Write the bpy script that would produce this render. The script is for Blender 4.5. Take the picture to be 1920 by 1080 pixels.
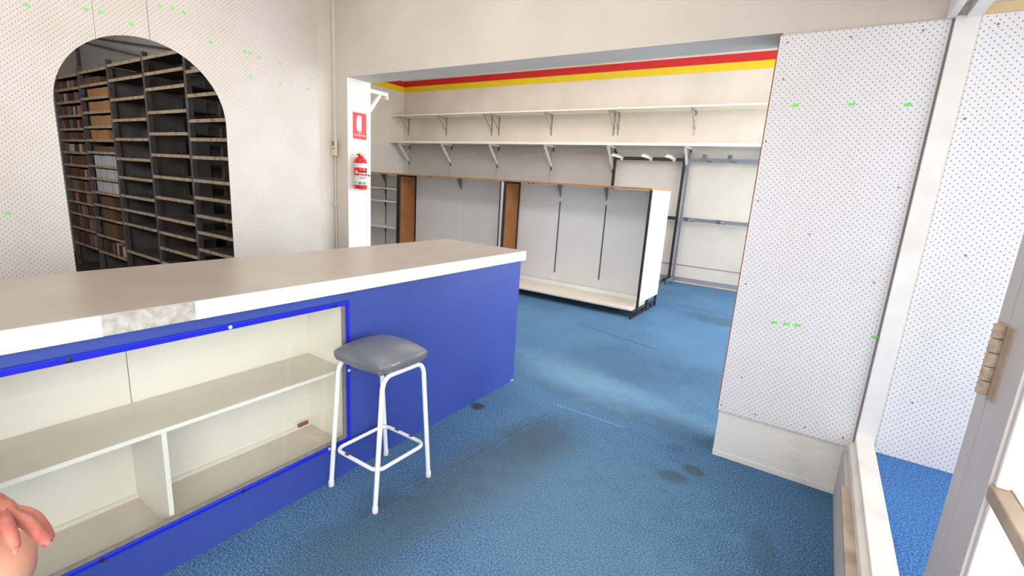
import bpy, bmesh, math, random
from mathutils import Vector, Matrix
random.seed(7)
S = bpy.context.scene
for o in list(bpy.data.objects): bpy.data.objects.remove(o)
C = S.collection

# ------------------------------------------------------------------ camera
cd = bpy.data.cameras.new('camera'); cam = bpy.data.objects.new('camera', cd); C.objects.link(cam)
R = Vector((0.8341, 0.5494, 0.0630)); F = Vector((-0.5260, 0.8239, -0.2125)).normalized()
R = (R - F * R.dot(F)).normalized(); U = R.cross(F)
m = Matrix(((R.x, U.x, -F.x, 0), (R.y, U.y, -F.y, 0), (R.z, U.z, -F.z, 1.5), (0, 0, 0, 1)))
cam.matrix_world = m
cd.sensor_width = 36; cd.lens = 887.98 / 1920 * 36; cd.clip_start = 0.02; cd.clip_end = 200
S.camera = cam

# ------------------------------------------------------------------ world, light, exposure
W = bpy.data.worlds.new('sky'); S.world = W; W.use_nodes = True
bg = W.node_tree.nodes['Background']; bg.inputs[0].default_value = (0.93, 0.96, 1.0, 1); bg.inputs[1].default_value = 2.3
S.view_settings.view_transform = 'Standard'; S.view_settings.look = 'None'
S.view_settings.gamma = 1; S.view_settings.use_curve_mapping = False
S.view_settings.exposure = 0.0

def area(name, loc, target, sx, sy, power, col=(1, 1, 1)):
    l = bpy.data.lights.new(name, 'AREA'); l.shape = 'RECTANGLE'; l.size = sx; l.size_y = sy; l.energy = power; l.color = col
    o = bpy.data.objects.new(name, l); C.objects.link(o); o.location = loc
    o.rotation_euler = (Vector(target) - Vector(loc)).to_track_quat('-Z', 'Y').to_euler()
    return o
area('daylight_shopfront', (1.30, 6.0, 1.9), (-3, 6.0, 1.2), 4.6, 2.8, 190, (0.96, 0.98, 1))
area('daylight_display_bay', (1.34, 2.05, 1.5), (0.2, 2.3, 1.2), 1.4, 2.2, 11, (0.95, 0.98, 1))
area('daylight_entrance_fill', (0.22, -0.9, 1.25), (-2.6, 1.4, 0.7), 2.2, 2.2, 90, (1.0, 0.985, 0.96))  # entrance daylight, lowered and aimed at the counter as added fill
area('overhead_fill_front', (-1.9, 1.2, 3.28), (-1.9, 1.2, 0), 2.6, 2.2, 36, (1.0, 0.90, 0.80))  # added fill that lifts the shop's shadows, no fitting known here
area('overhead_fill_rear', (-4.2, 6.0, 3.93), (-4.2, 6.0, 0), 6.0, 3.0, 115, (1.0, 0.94, 0.86))  # added overhead fill for the second room, not a real fitting
area('tilted_fill_mid', (-3.0, 3.5, 3.9), (-3.6, 7.0, 0.9), 3.5, 0.8, 70, (1.0, 0.97, 0.93))  # added fill tilted at the camera-facing surfaces of the second room
area('storeroom_fill', (-5.6, -0.6, 2.5), (-7.2, 2.3, 1.9), 1.6, 1.0, 58, (1.0, 0.96, 0.92))  # added to brighten the rack behind the arch, no source known

# ------------------------------------------------------------------ materials
def srgb(r, g, b):
    f = lambda c: (c / 255 / 12.92) if c / 255 <= 0.04045 else ((c / 255 + 0.055) / 1.055) ** 2.4
    return (f(r), f(g), f(b), 1)
def new_mat(name, rough=0.6, metal=0.0):
    mt = bpy.data.materials.new(name); mt.use_nodes = True
    nt = mt.node_tree; b = nt.nodes['Principled BSDF']
    b.inputs['Roughness'].default_value = rough; b.inputs['Metallic'].default_value = metal
    return mt, nt, b
def paint(name, c1, c2=None, scale=6, rough=0.6, bump=0.0, bscale=60, metal=0.0, spec=None, detail=4, lo=0.35, hi=0.65):
    mt, nt, b = new_mat(name, rough, metal)
    if spec is not None: b.inputs['Specular IOR Level'].default_value = spec
    tc = nt.nodes.new('ShaderNodeTexCoord')
    if c2 is None: c2 = tuple(x * 0.93 for x in c1[:3]) + (1,)
    n = nt.nodes.new('ShaderNodeTexNoise'); n.inputs['Scale'].default_value = scale; n.inputs['Detail'].default_value = detail
    nt.links.new(tc.outputs['Object'], n.inputs['Vector'])
    cr = nt.nodes.new('ShaderNodeValToRGB'); cr.color_ramp.elements[0].position = lo; cr.color_ramp.elements[1].position = hi
    cr.color_ramp.elements[0].color = c1; cr.color_ramp.elements[1].color = c2
    nt.links.new(n.outputs['Fac'], cr.inputs['Fac']); nt.links.new(cr.outputs['Color'], b.inputs['Base Color'])
    if bump:
        n2 = nt.nodes.new('ShaderNodeTexNoise'); n2.inputs['Scale'].default_value = bscale; n2.inputs['Detail'].default_value = 3
        nt.links.new(tc.outputs['Object'], n2.inputs['Vector'])
        bp = nt.nodes.new('ShaderNodeBump'); bp.inputs['Strength'].default_value = bump; bp.inputs['Distance'].default_value = 0.01
        nt.links.new(n2.outputs['Fac'], bp.inputs['Height']); nt.links.new(bp.outputs['Normal'], b.inputs['Normal'])
    return mt
def mth(nt, op, a, b_=None, c=None):
    n = nt.nodes.new('ShaderNodeMath'); n.operation = op
    for i, v in enumerate((a, b_, c)):
        if v is None: continue
        if isinstance(v, (int, float)): n.inputs[i].default_value = v
        else: nt.links.new(v, n.inputs[i])
    return n.outputs[0]
def peg(name, axis, base, hole=srgb(112, 84, 72), pitch=0.0275, rad=0.0023, du=0.0, dv=0.0, rough=0.45, dirty=0.5):
    """perforated hardboard: staggered grid of small drilled holes in the plane (axis, z)"""
    mt, nt, b = new_mat(name, rough)
    tc = nt.nodes.new('ShaderNodeTexCoord'); sp = nt.nodes.new('ShaderNodeSeparateXYZ'); nt.links.new(tc.outputs['Object'], sp.inputs[0])
    u = mth(nt, 'ADD', sp.outputs['XYZ'.index(axis)], 20.0 + du); v = mth(nt, 'ADD', sp.outputs[2], 5.0 + dv)
    a = mth(nt, 'DIVIDE', mth(nt, 'ADD', u, v), pitch); c = mth(nt, 'DIVIDE', mth(nt, 'SUBTRACT', u, v), pitch)
    fa = mth(nt, 'SUBTRACT', mth(nt, 'FRACT', a), 0.5); fc = mth(nt, 'SUBTRACT', mth(nt, 'FRACT', c), 0.5)
    d = mth(nt, 'SQRT', mth(nt, 'ADD', mth(nt, 'MULTIPLY', fa, fa), mth(nt, 'MULTIPLY', fc, fc)))
    h = mth(nt, 'LESS_THAN', d, rad / (pitch / math.sqrt(2)))
    n = nt.nodes.new('ShaderNodeTexNoise'); n.inputs['Scale'].default_value = 2.2; n.inputs['Detail'].default_value = 5
    nt.links.new(tc.outputs['Object'], n.inputs['Vector'])
    cr = nt.nodes.new('ShaderNodeValToRGB'); cr.color_ramp.elements[0].position = 0.35; cr.color_ramp.elements[1].position = 0.75
    cr.color_ramp.elements[0].color = base; cr.color_ramp.elements[1].color = tuple(base[i] * (1 - dirty * (0.10, 0.13, 0.18)[i]) for i in range(3)) + (1,)
    nt.links.new(n.outputs['Fac'], cr.inputs['Fac'])
    mx = nt.nodes.new('ShaderNodeMix'); mx.data_type = 'RGBA'
    nt.links.new(h, mx.inputs[0]); nt.links.new(cr.outputs['Color'], mx.inputs[6]); mx.inputs[7].default_value = hole
    nt.links.new(mx.outputs[2], b.inputs['Base Color'])
    bp = nt.nodes.new('ShaderNodeBump'); bp.invert = True; bp.inputs['Strength'].default_value = 0.6; bp.inputs['Distance'].default_value = 0.002
    nt.links.new(h, bp.inputs['Height']); nt.links.new(bp.outputs['Normal'], b.inputs['Normal'])
    return mt
def glass_mat(name, refl=0.06):
    mt = bpy.data.materials.new(name); mt.use_nodes = True; nt = mt.node_tree; nt.nodes.clear()
    out = nt.nodes.new('ShaderNodeOutputMaterial'); mx = nt.nodes.new('ShaderNodeMixShader')
    t = nt.nodes.new('ShaderNodeBsdfTransparent'); t.inputs[0].default_value = (0.99, 0.995, 0.99, 1)
    g = nt.nodes.new('ShaderNodeBsdfGlossy'); g.inputs['Roughness'].default_value = 0.02
    ge = nt.nodes.new('ShaderNodeNewGeometry'); vm = nt.nodes.new('ShaderNodeVectorMath'); vm.operation = 'DOT_PRODUCT'
    nt.links.new(ge.outputs['Incoming'], vm.inputs[0]); nt.links.new(ge.outputs['Normal'], vm.inputs[1])
    c1 = mth(nt, 'SUBTRACT', 1.0, mth(nt, 'ABSOLUTE', vm.outputs['Value']))
    fac = mth(nt, 'MULTIPLY_ADD', mth(nt, 'POWER', c1, 5.0), 0.9, 0.03)
    nt.links.new(fac, mx.inputs[0]); nt.links.new(t.outputs[0], mx.inputs[1]); nt.links.new(g.outputs[0], mx.inputs[2])
    nt.links.new(mx.outputs[0], out.inputs[0]); return mt

def carpet_mat(name, stains, c_dark, c_mid, c_lite):
    mt, nt, b = new_mat(name, 0.95); b.inputs['Specular IOR Level'].default_value = 0.1
    tc = nt.nodes.new('ShaderNodeTexCoord'); sp = nt.nodes.new('ShaderNodeSeparateXYZ'); nt.links.new(tc.outputs['Object'], sp.inputs[0])
    n = nt.nodes.new('ShaderNodeTexNoise'); n.inputs['Scale'].default_value = 130; n.inputs['Detail'].default_value = 4; n.inputs['Roughness'].default_value = 0.85
    nt.links.new(tc.outputs['Object'], n.inputs['Vector'])
    cr = nt.nodes.new('ShaderNodeValToRGB'); e = cr.color_ramp.elements
    e[0].position = 0.40; e[0].color = c_dark; e[1].position = 0.60; e[1].color = c_lite
    k = e.new(0.50); k.color = c_mid
    nt.links.new(n.outputs['Fac'], cr.inputs['Fac'])
    big = nt.nodes.new('ShaderNodeTexNoise'); big.inputs['Scale'].default_value = 1.1; big.inputs['Detail'].default_value = 5
    nt.links.new(tc.outputs['Object'], big.inputs['Vector'])
    wr = nt.nodes.new('ShaderNodeMapRange'); wr.inputs[1].default_value = 0.35; wr.inputs[2].default_value = 0.7; wr.inputs[3].default_value = 0.0; wr.inputs[4].default_value = 0.28
    nt.links.new(big.outputs['Fac'], wr.inputs[0])
    mx = nt.nodes.new('ShaderNodeMix'); mx.data_type = 'RGBA'; nt.links.new(wr.outputs[0], mx.inputs[0])
    nt.links.new(cr.outputs['Color'], mx.inputs[6]); mx.inputs[7].default_value = srgb(108, 150, 175)
    last = mx.outputs[2]
    edge = nt.nodes.new('ShaderNodeTexNoise'); edge.inputs['Scale'].default_value = 9; edge.inputs['Detail'].default_value = 4
    nt.links.new(tc.outputs['Object'], edge.inputs['Vector'])
    en = mth(nt, 'MULTIPLY', mth(nt, 'SUBTRACT', edge.outputs['Fac'], 0.5), 1.3)
    for (x, y, rx, ry, rot, amt, col, soft) in stains:
        dx = mth(nt, 'SUBTRACT', sp.outputs[0], x); dy = mth(nt, 'SUBTRACT', sp.outputs[1], y)
        ca, sa = math.cos(rot), math.sin(rot)
        a = mth(nt, 'DIVIDE', mth(nt, 'ADD', mth(nt, 'MULTIPLY', dx, ca), mth(nt, 'MULTIPLY', dy, sa)), rx)
        c = mth(nt, 'DIVIDE', mth(nt, 'SUBTRACT', mth(nt, 'MULTIPLY', dy, ca), mth(nt, 'MULTIPLY', dx, sa)), ry)
        d = mth(nt, 'ADD', mth(nt, 'SQRT', mth(nt, 'ADD', mth(nt, 'MULTIPLY', a, a), mth(nt, 'MULTIPLY', c, c))), en)
        mr = nt.nodes.new('ShaderNodeMapRange'); mr.interpolation_type = 'SMOOTHSTEP'
        mr.inputs[1].default_value = 1 - soft; mr.inputs[2].default_value = 1 + soft; mr.inputs[3].default_value = amt; mr.inputs[4].default_value = 0
        nt.links.new(d, mr.inputs[0])
        q = nt.nodes.new('ShaderNodeMix'); q.data_type = 'RGBA'; q.blend_type = 'MULTIPLY' if col[0] < 0 else 'MIX'
        nt.links.new(mr.outputs[0], q.inputs[0]); nt.links.new(last, q.inputs[6]); q.inputs[7].default_value = col
        last = q.outputs[2]
    nt.links.new(last, b.inputs['Base Color'])
    bp = nt.nodes.new('ShaderNodeBump'); bp.inputs['Strength'].default_value = 0.25; bp.inputs['Distance'].default_value = 0.004
    nt.links.new(n.outputs['Fac'], bp.inputs['Height']); nt.links.new(bp.outputs['Normal'], b.inputs['Normal'])
    return mt

soil = srgb(62, 80, 88); soild = srgb(62, 70, 68); pale = srgb(140, 178, 200)
STAINS = [
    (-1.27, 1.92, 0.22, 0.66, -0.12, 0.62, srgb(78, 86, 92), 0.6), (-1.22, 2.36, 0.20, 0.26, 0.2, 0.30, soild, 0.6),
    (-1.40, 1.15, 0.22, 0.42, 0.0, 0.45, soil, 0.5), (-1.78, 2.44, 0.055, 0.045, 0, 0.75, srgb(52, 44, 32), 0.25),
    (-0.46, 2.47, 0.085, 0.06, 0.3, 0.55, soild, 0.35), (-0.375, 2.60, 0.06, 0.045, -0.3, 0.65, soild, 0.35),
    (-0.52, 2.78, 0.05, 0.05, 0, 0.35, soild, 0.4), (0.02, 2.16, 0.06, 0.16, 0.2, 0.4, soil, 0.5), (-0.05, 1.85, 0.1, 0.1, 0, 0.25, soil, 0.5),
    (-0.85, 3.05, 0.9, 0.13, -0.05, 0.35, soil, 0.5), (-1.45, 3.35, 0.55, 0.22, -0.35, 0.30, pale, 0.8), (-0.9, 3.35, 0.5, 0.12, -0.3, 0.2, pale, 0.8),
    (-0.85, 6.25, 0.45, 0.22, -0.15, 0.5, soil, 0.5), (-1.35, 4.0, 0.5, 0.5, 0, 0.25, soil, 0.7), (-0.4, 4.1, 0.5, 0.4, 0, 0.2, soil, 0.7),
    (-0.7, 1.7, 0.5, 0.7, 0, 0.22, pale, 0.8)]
M = {}
M['carpet'] = carpet_mat('blue_carpet', STAINS, srgb(20, 36, 64), srgb(64, 102, 142), srgb(114, 150, 182))
M['seam_pale'] = paint('pale_carpet_seam', srgb(120, 160, 188), None, 60, 0.95)
M['bay_carpet'] = carpet_mat('bright_blue_carpet', [], srgb(34, 68, 128), srgb(64, 112, 178), srgb(108, 156, 212))
M['wall'] = paint('cream_wall_paint', srgb(218, 210, 200), srgb(208, 199, 188), 1.6, 0.75, 0.12, 90)
M['wall_grey'] = paint('pale_grey_wall_paint', srgb(214, 207, 198), srgb(206, 199, 190), 2, 0.7, 0.08, 60)
M['jamb'] = paint('white_jamb_paint', srgb(238, 234, 228), srgb(232, 228, 221), 2, 0.5, 0.06, 50)
M['white'] = paint('white_gloss_paint', srgb(238, 236, 233), srgb(229, 225, 220), 5, 0.38, 0.06, 40)
M['white_worn'] = paint('worn_white_paint', srgb(236, 232, 225), srgb(214, 204, 190), 5, 0.5, 0.15, 60, lo=0.5, hi=0.8)
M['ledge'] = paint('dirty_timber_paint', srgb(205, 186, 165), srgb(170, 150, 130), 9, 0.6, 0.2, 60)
M['laminate'] = paint('counter_laminate', srgb(176, 166, 157), srgb(168, 157, 148), 3, 0.32, 0.03, 200)
M['white_lam'] = paint('white_laminate', srgb(240, 240, 240), srgb(232, 232, 232), 3, 0.35)
M['cream_lam'] = paint('cream_melamine', srgb(240, 237, 226), srgb(236, 232, 219), 3, 0.35)
M['cream_board'] = paint('cream_melamine_shelf', srgb(226, 217, 202), srgb(218, 208, 192), 4, 0.3)
M['filler'] = paint('bare_chipboard_patch', srgb(160, 154, 147), srgb(196, 191, 184), 30, 0.8, 0.3, 120)
M['blue'] = paint('blue_laminate', srgb(58, 77, 158), srgb(52, 70, 150), 2, 0.42, 0.02, 40)
M['trimblue'] = paint('bright_blue_enamel', srgb(24, 34, 205), srgb(22, 40, 190), 8, 0.22)
M['putty'] = paint('grey_putty', srgb(120, 118, 116), srgb(138, 132, 122), 40, 0.7)
M['screw_dark'] = paint('dark_screw', srgb(70, 58, 52), None, 20, 0.4, metal=0.7)
M['screw_pale'] = paint('pale_screw', srgb(225, 222, 220), None, 20, 0.35, metal=0.3)
M['glass'] = glass_mat('clear_glass')
M['red'] = paint('red_band_paint', srgb(205, 24, 24), None, 5, 0.55)
M['yellow'] = paint('yellow_band_paint', srgb(228, 200, 8), None, 5, 0.55)
M['peg_left'] = peg('pegboard_left_wall', 'Y', srgb(216, 210, 204), hole=srgb(112, 82, 68), dirty=1.0)
M['peg_right'] = peg('pegboard_right', 'X', srgb(230, 228, 231), hole=srgb(98, 76, 68), du=-0.2225 - 0.0 + 0.01375, dv=0.0)
M['peg_far'] = peg('pegboard_far_wall', 'X', srgb(196, 190, 184), hole=srgb(140, 130, 122), dirty=1.2)
M['peg_gon'] = peg('pegboard_gondola', 'X', srgb(232, 232, 234), hole=srgb(108, 100, 100), dirty=0.6, rad=0.0036, pitch=0.030)
M['brown_edge'] = paint('bare_hardboard_edge', srgb(158, 104, 66), srgb(138, 88, 54), 30, 0.8)
M['post_grey'] = paint('silver_painted_post', srgb(206, 204, 204), None, 10, 0.35)
M['masonite'] = paint('brown_hardboard', srgb(160, 104, 56), srgb(146, 92, 46), 4, 0.7, 0.05, 80)
M['orange_edge'] = paint('timber_edge_strip', srgb(190, 138, 84), srgb(168, 116, 66), 12, 0.6)
M['black'] = paint('black_steel', srgb(38, 36, 40), srgb(54, 50, 52), 20, 0.45, metal=0.2)
M['steel'] = paint('grey_steel', srgb(120, 128, 140), srgb(134, 140, 148), 20, 0.4, metal=0.3)
M['darksteel'] = paint('dark_grey_steel', srgb(84, 90, 98), srgb(96, 100, 106), 20, 0.4, metal=0.3)
M['chrome'] = paint('dull_silver_metal', srgb(178, 176, 172), srgb(150, 146, 140), 20, 0.3, metal=0.7)
M['green'] = paint('green_tape', srgb(120, 236, 96), None, 20, 0.5)
M['peghole'] = paint('rusty_screw_head', srgb(120, 98, 72), None, 20, 0.6)
M['vinyl'] = paint('grey_vinyl', srgb(98, 102, 110), srgb(112, 115, 121), 6, 0.33, 0.12, 25)
M['vinyl_torn'] = paint('torn_padding', srgb(190, 170, 160), None, 30, 0.8)
M['stoolpaint'] = paint('white_tube_enamel', srgb(240, 240, 242), srgb(232, 232, 232), 6, 0.28)
M['rust'] = paint('chipped_rust', srgb(96, 82, 72), None, 30, 0.8)
M['rubber'] = paint('white_rubber', srgb(226, 224, 226), None, 30, 0.6)
M['extred'] = paint('extinguisher_red', srgb(214, 26, 34), srgb(204, 22, 30), 6, 0.22)
M['sign_red'] = paint('sign_red', srgb(226, 34, 40), None, 6, 0.4)
M['sign_white'] = paint('sign_white', srgb(244, 240, 236), None, 6, 0.4)
M['label_white'] = paint('label_paper', srgb(226, 218, 220), None, 6, 0.5)
M['label_green'] = paint('label_green_ink', srgb(40, 150, 96), None, 6, 0.5)
M['label_black'] = paint('label_black_ink', srgb(36, 32, 34), None, 6, 0.5)
M['brass'] = paint('brass_valve', srgb(178, 138, 72), None, 10, 0.3, metal=0.8)
M['beige_plastic'] = paint('beige_plastic', srgb(226, 214, 186), None, 10, 0.45)
M['lcd'] = paint('grey_screen', srgb(128, 132, 128), None, 10, 0.2)
M['conduit'] = paint('painted_conduit', srgb(222, 214, 202), None, 10, 0.5)
M['timber'] = paint('bare_pine', srgb(222, 196, 154), srgb(204, 172, 126), 6, 0.6, 0.1, 30)
M['rack'] = paint('rack_grey_steel', srgb(104, 98, 96), srgb(84, 78, 78), 6, 0.6, 0.1, 60)
M['rack_edge'] = paint('worn_shelf_edge', srgb(182, 164, 138), srgb(120, 102, 84), 14, 0.7, lo=0.45, hi=0.75)
M['rack_board'] = paint('dark_shelf_board', srgb(74, 68, 66), srgb(60, 54, 54), 6, 0.8)
M['rack_back'] = paint('rack_back_sheet', srgb(84, 80, 82), srgb(70, 66, 70), 3, 0.8)
M['store_wall'] = paint('storeroom_wall', srgb(196, 190, 186), srgb(186, 180, 176), 2, 0.8)
M['store_floor'] = paint('storeroom_floor', srgb(70, 64, 60), None, 2, 0.8)
M['skin'] = paint('skin', srgb(188, 122, 104), srgb(166, 90, 80), 14, 0.5, 0.25, 90, spec=0.35)
M['skin_knee'] = paint('knee_skin', srgb(204, 152, 126), srgb(196, 136, 114), 9, 0.5, 0.12, 60, spec=0.3)
M['nail'] = paint('fingernail', srgb(172, 108, 96), None, 14, 0.55)
M['hinge'] = paint('painted_hinge', srgb(208, 190, 172), srgb(176, 152, 132), 60, 0.55, 0.3, 90)
def blown_daylight(name):  # streaky white that stands in for overexposed daylight outside
    mt, nt, b = new_mat(name, 0.5); nt.nodes.remove(b); out = nt.nodes['Material Output']
    d = nt.nodes.new('ShaderNodeBsdfDiffuse'); d.inputs[0].default_value = srgb(246, 246, 244)
    t = nt.nodes.new('ShaderNodeBsdfTranslucent'); t.inputs[0].default_value = srgb(246, 246, 244)
    mx = nt.nodes.new('ShaderNodeMixShader'); tc = nt.nodes.new('ShaderNodeTexCoord'); w = nt.nodes.new('ShaderNodeTexNoise'); w.inputs['Scale'].default_value = 12
    mp = nt.nodes.new('ShaderNodeMapping'); mp.inputs['Scale'].default_value = (4, 1, 0.2); nt.links.new(tc.outputs['Object'], mp.inputs[0]); nt.links.new(mp.outputs[0], w.inputs['Vector'])
    nt.links.new(w.outputs['Fac'], mx.inputs[0]); nt.links.new(d.outputs[0], mx.inputs[1]); nt.links.new(t.outputs[0], mx.inputs[2]); nt.links.new(mx.outputs[0], out.inputs[0]); return mt
M['blown_daylight'] = blown_daylight('blown_daylight_panel')
M['concrete'] = paint('pavement', srgb(214, 210, 204), None, 2, 0.9)
M['doorpaint'] = paint('pale_door_paint', srgb(206, 200, 200), srgb(196, 190, 190), 3, 0.42, 0.08, 40)
M['skirt'] = paint('grey_skirting', srgb(140, 146, 156), None, 5, 0.5)
M['shirt'] = paint('dark_shirt_cloth', srgb(70, 78, 92), None, 30, 0.9)
M['shorts'] = paint('khaki_cloth', srgb(120, 108, 88), None, 30, 0.9)
M['hair'] = paint('grey_hair', srgb(110, 100, 92), None, 60, 0.8)
M['shoe'] = paint('dark_shoe', srgb(50, 46, 44), None, 10, 0.6)

# ------------------------------------------------------------------ mesh helpers
class MB:
    def __init__(s): s.v = []; s.f = []; s.mi = []; s.mats = []
    def _m(s, mt):
        if mt not in s.mats: s.mats.append(mt)
        return s.mats.index(mt)
    def poly(s, pts, faces, mt=None):
        k = len(s.v); s.v += [tuple(p) for p in pts]; s.f += [tuple(i + k for i in f) for f in faces]
        s.mi += [s._m(mt)] * len(faces); return s
    def box(s, x0, x1, y0, y1, z0, z1, mt=None):
        P = [(x0, y0, z0), (x1, y0, z0), (x1, y1, z0), (x0, y1, z0), (x0, y0, z1), (x1, y0, z1), (x1, y1, z1), (x0, y1, z1)]
        return s.poly(P, [(0, 3, 2, 1), (4, 5, 6, 7), (0, 1, 5, 4), (1, 2, 6, 5), (2, 3, 7, 6), (3, 0, 4, 7)], mt)
    def bar(s, a, b, w, h, mt=None, up=(0, 0, 1)):
        a, b = Vector(a), Vector(b); d = (b - a).normalized(); u = Vector(up)
        if abs(d.dot(u)) > 0.99: u = Vector((0, 1, 0))
        r = d.cross(u).normalized(); u = r.cross(d)
        P = [p + r * (sx * w / 2) + u * (sz * h / 2) for p in (a, b) for sx, sz in ((-1, -1), (1, -1), (1, 1), (-1, 1))]
        return s.poly(P, [(0, 1, 2, 3), (7, 6, 5, 4), (0, 4, 5, 1), (1, 5, 6, 2), (2, 6, 7, 3), (3, 7, 4, 0)], mt)
    def tube(s, pts, r, n=12, mt=None, closed=False, caps=True):
        pts = [Vector(p) for p in pts]; N = len(pts); rs = r if isinstance(r, (list, tuple)) else [r] * N
        ref = None; P = []
        for i, p in enumerate(pts):
            if closed: t = (pts[(i + 1) % N] - pts[i - 1]).normalized()
            else: t = (pts[min(i + 1, N - 1)] - pts[max(i - 1, 0)]).normalized()
            if ref is None: ref = t.orthogonal().normalized()
            ref = (ref - t * ref.dot(t)).normalized(); q = t.cross(ref)
            for k in range(n):
                a = 2 * math.pi * k / n; P.append(p + (ref * math.cos(a) + q * math.sin(a)) * rs[i])
        Fs = []
        for i in range(N if closed else N - 1):
            j = (i + 1) % N
            for k in range(n): Fs.append((i * n + k, i * n + (k + 1) % n, j * n + (k + 1) % n, j * n + k))
        if caps and not closed: Fs += [tuple(reversed(range(n))), tuple((N - 1) * n + k for k in range(n))]
        return s.poly(P, Fs, mt)
    def lathe(s, prof, c, n=24, mt=None):
        P = []; Fs = []
        for r, z in prof:
            for k in range(n):
                a = 2 * math.pi * k / n; P.append((c[0] + r * math.cos(a), c[1] + r * math.sin(a), c[2] + z))
        for i in range(len(prof) - 1):
            for k in range(n): Fs.append((i * n + k, i * n + (k + 1) % n, (i + 1) * n + (k + 1) % n, (i + 1) * n + k))
        Fs += [tuple(reversed(range(n))), tuple((len(prof) - 1) * n + k for k in range(n))]
        return s.poly(P, Fs, mt)
    def build(s, name, mat=None, parent=None, smooth=False, bevel=0, loc=None):
        me = bpy.data.meshes.new(name); L = Vector(loc) if loc else Vector((0, 0, 0))
        me.from_pydata([tuple(Vector(v) - L) for v in s.v], [], s.f)
        for q in s.mats: me.materials.append(q if q is not None else mat)
        for p, i in zip(me.polygons, s.mi): p.material_index = i; p.use_smooth = bool(smooth)
        me.update()
        o = bpy.data.objects.new(name, me); C.objects.link(o); o.location = L
        if smooth: 
            md = o.modifiers.new('edge', 'EDGE_SPLIT'); md.split_angle = math.radians(40)
        if bevel:
            md = o.modifiers.new('bevel', 'BEVEL'); md.width = bevel; md.segments = 2; md.limit_method = 'ANGLE'
        if parent is not None:
            o.parent = parent
            off = Vector((0, 0, 0)); q = parent
            while q is not None: off += q.location; q = q.parent
            o.location = L - off
        return o
def B(x0, x1, y0, y1, z0, z1): return MB().box(x0, x1, y0, y1, z0, z1)
def tag(o, label=None, cat=None, group=None, kind=None):
    if label: o['label'] = label
    if cat: o['category'] = cat
    if group: o['group'] = group
    if kind: o['kind'] = kind
    return o
def struct(o): o['kind'] = 'structure'; return o
def thing(name, loc, label, cat, group=None):
    o = bpy.data.objects.new(name, None); C.objects.link(o); o.location = loc; o.empty_display_size = 0.1
    return tag(o, label, cat, group)
def arc(c, r, a0, a1, n, f):
    return [f(c[0] + r * math.cos(a0 + (a1 - a0) * i / n), c[1] + r * math.sin(a0 + (a1 - a0) * i / n)) for i in range(n + 1)]

XL = -3.843; YB = 2.862; BT = 0.256; YF = 8.6; XW = -8.9; XS = 0.318

# ------------------------------------------------------------------ the setting
fl = struct(B(XL, 0.30, -2.2, YB, -0.05, 0).box(-3.665, 0.30, YB, YB + BT, -0.05, 0).box(XW, 1.5, YB + BT, YF, -0.05, 0).build('floor', M['carpet']))
seam = MB()
for a, b in (((-1.36, 2.812), (-0.86, 2.815)), ((-2.117, 4.80), (-1.17, 4.56)), ((-1.612, 6.78), (-0.80, 6.59)), ((-1.50, 1.20), (-1.34, 2.70))):
    MB().bar((a[0], a[1], 0.0005), (b[0], b[1], 0.0005), 0.006, 0.005, M['seam_pale' if abs(a[1] - 2.812) < 0.01 else 'carpet']).build('carpet_seam', M['carpet'], fl)
struct(B(0.394, 1.5, 1.30, 2.88, 0.18, 0.300).build('floor', M['bay_carpet']))
struct(B(0.30, 9, -8, 14, -0.12, -0.052).build('floor', M['concrete']))

# left wall (carries the pegboard), with a hole behind the arch
wl = struct(MB().box(XL - 0.06, XL, -2.2, 0.80, 0, 3.4).box(XL - 0.06, XL, 2.08, YB, 0, 3.4).box(XL - 0.06, XL, 0.80, 2.08, 2.36, 3.4).build('wall_left', M['wall']))
# wall with the wide opening into the second room
struct(MB().box(XL, -3.665, YB, YB + BT, 0, 3.4).build('wall_back', M['wall']))
struct(MB().box(-3.665, -0.327, YB, YB + BT, 2.322, 3.4).build('wall_back', M['wall']))
struct(MB().box(-0.327, 1.5, YB + 0.004, YB + BT, 0, 3.4).box(-0.327, 0.30, YB, YB + 0.004, 0.6, 3.4).box(-0.327, 0.30, YB, YB + 0.004, 0, 0.6, M['white_worn']).build('wall_back', M['wall']))
struct(B(-3.667, -3.660, YB + 0.0005, YB + BT, 0, 2.322).build('trim_1', M['jamb']))
struct(B(-0.327, 0.283, YB - 0.003, YB, 0, 0.03).build('baseboard_back', M['white_worn']))
struct(B(XW, XL, YB, YB + BT, 0, 4.0).box(XL, 1.5, YB + 0.01, YB + BT, 3.4, 4.0).build('wall_back', M['wall_grey']))
struct(B(XW - 0.1, XW, YB, YF + 0.1, 0, 4.0).build('wall_far_left', M['wall']))
struct(B(XW, 1.5, YF, YF + 0.1, 0, 4.0).build('wall_far', M['wall']))
struct(B(XW, 1.5, YB + BT, YF, 4.0, 4.1).build('ceiling', M['white']))
struct(B(XL, 0.40, -2.2, YB, 3.4, 3.5).build('ceiling', M['white']))
struct(B(XL - 0.06, 0.40, -2.3, -2.2, 0, 3.4).build('wall_front', M['wall']))
# painted bands
struct(B(XW + 0.001, 1.5, YF - 0.002, YF, 3.607, 3.735).build('trim_2', M['red']))
struct(B(XW + 0.001, 1.5, YF - 0.002, YF, 3.485, 3.607).build('trim_3', M['yellow']))
struct(B(XW, XW + 0.002, YB + BT, YF - 0.002, 3.607, 3.735).build('trim_4', M['red']))
struct(B(XW, XW + 0.002, YB + BT, YF - 0.002, 3.485, 3.607).build('trim_5', M['yellow']))
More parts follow.
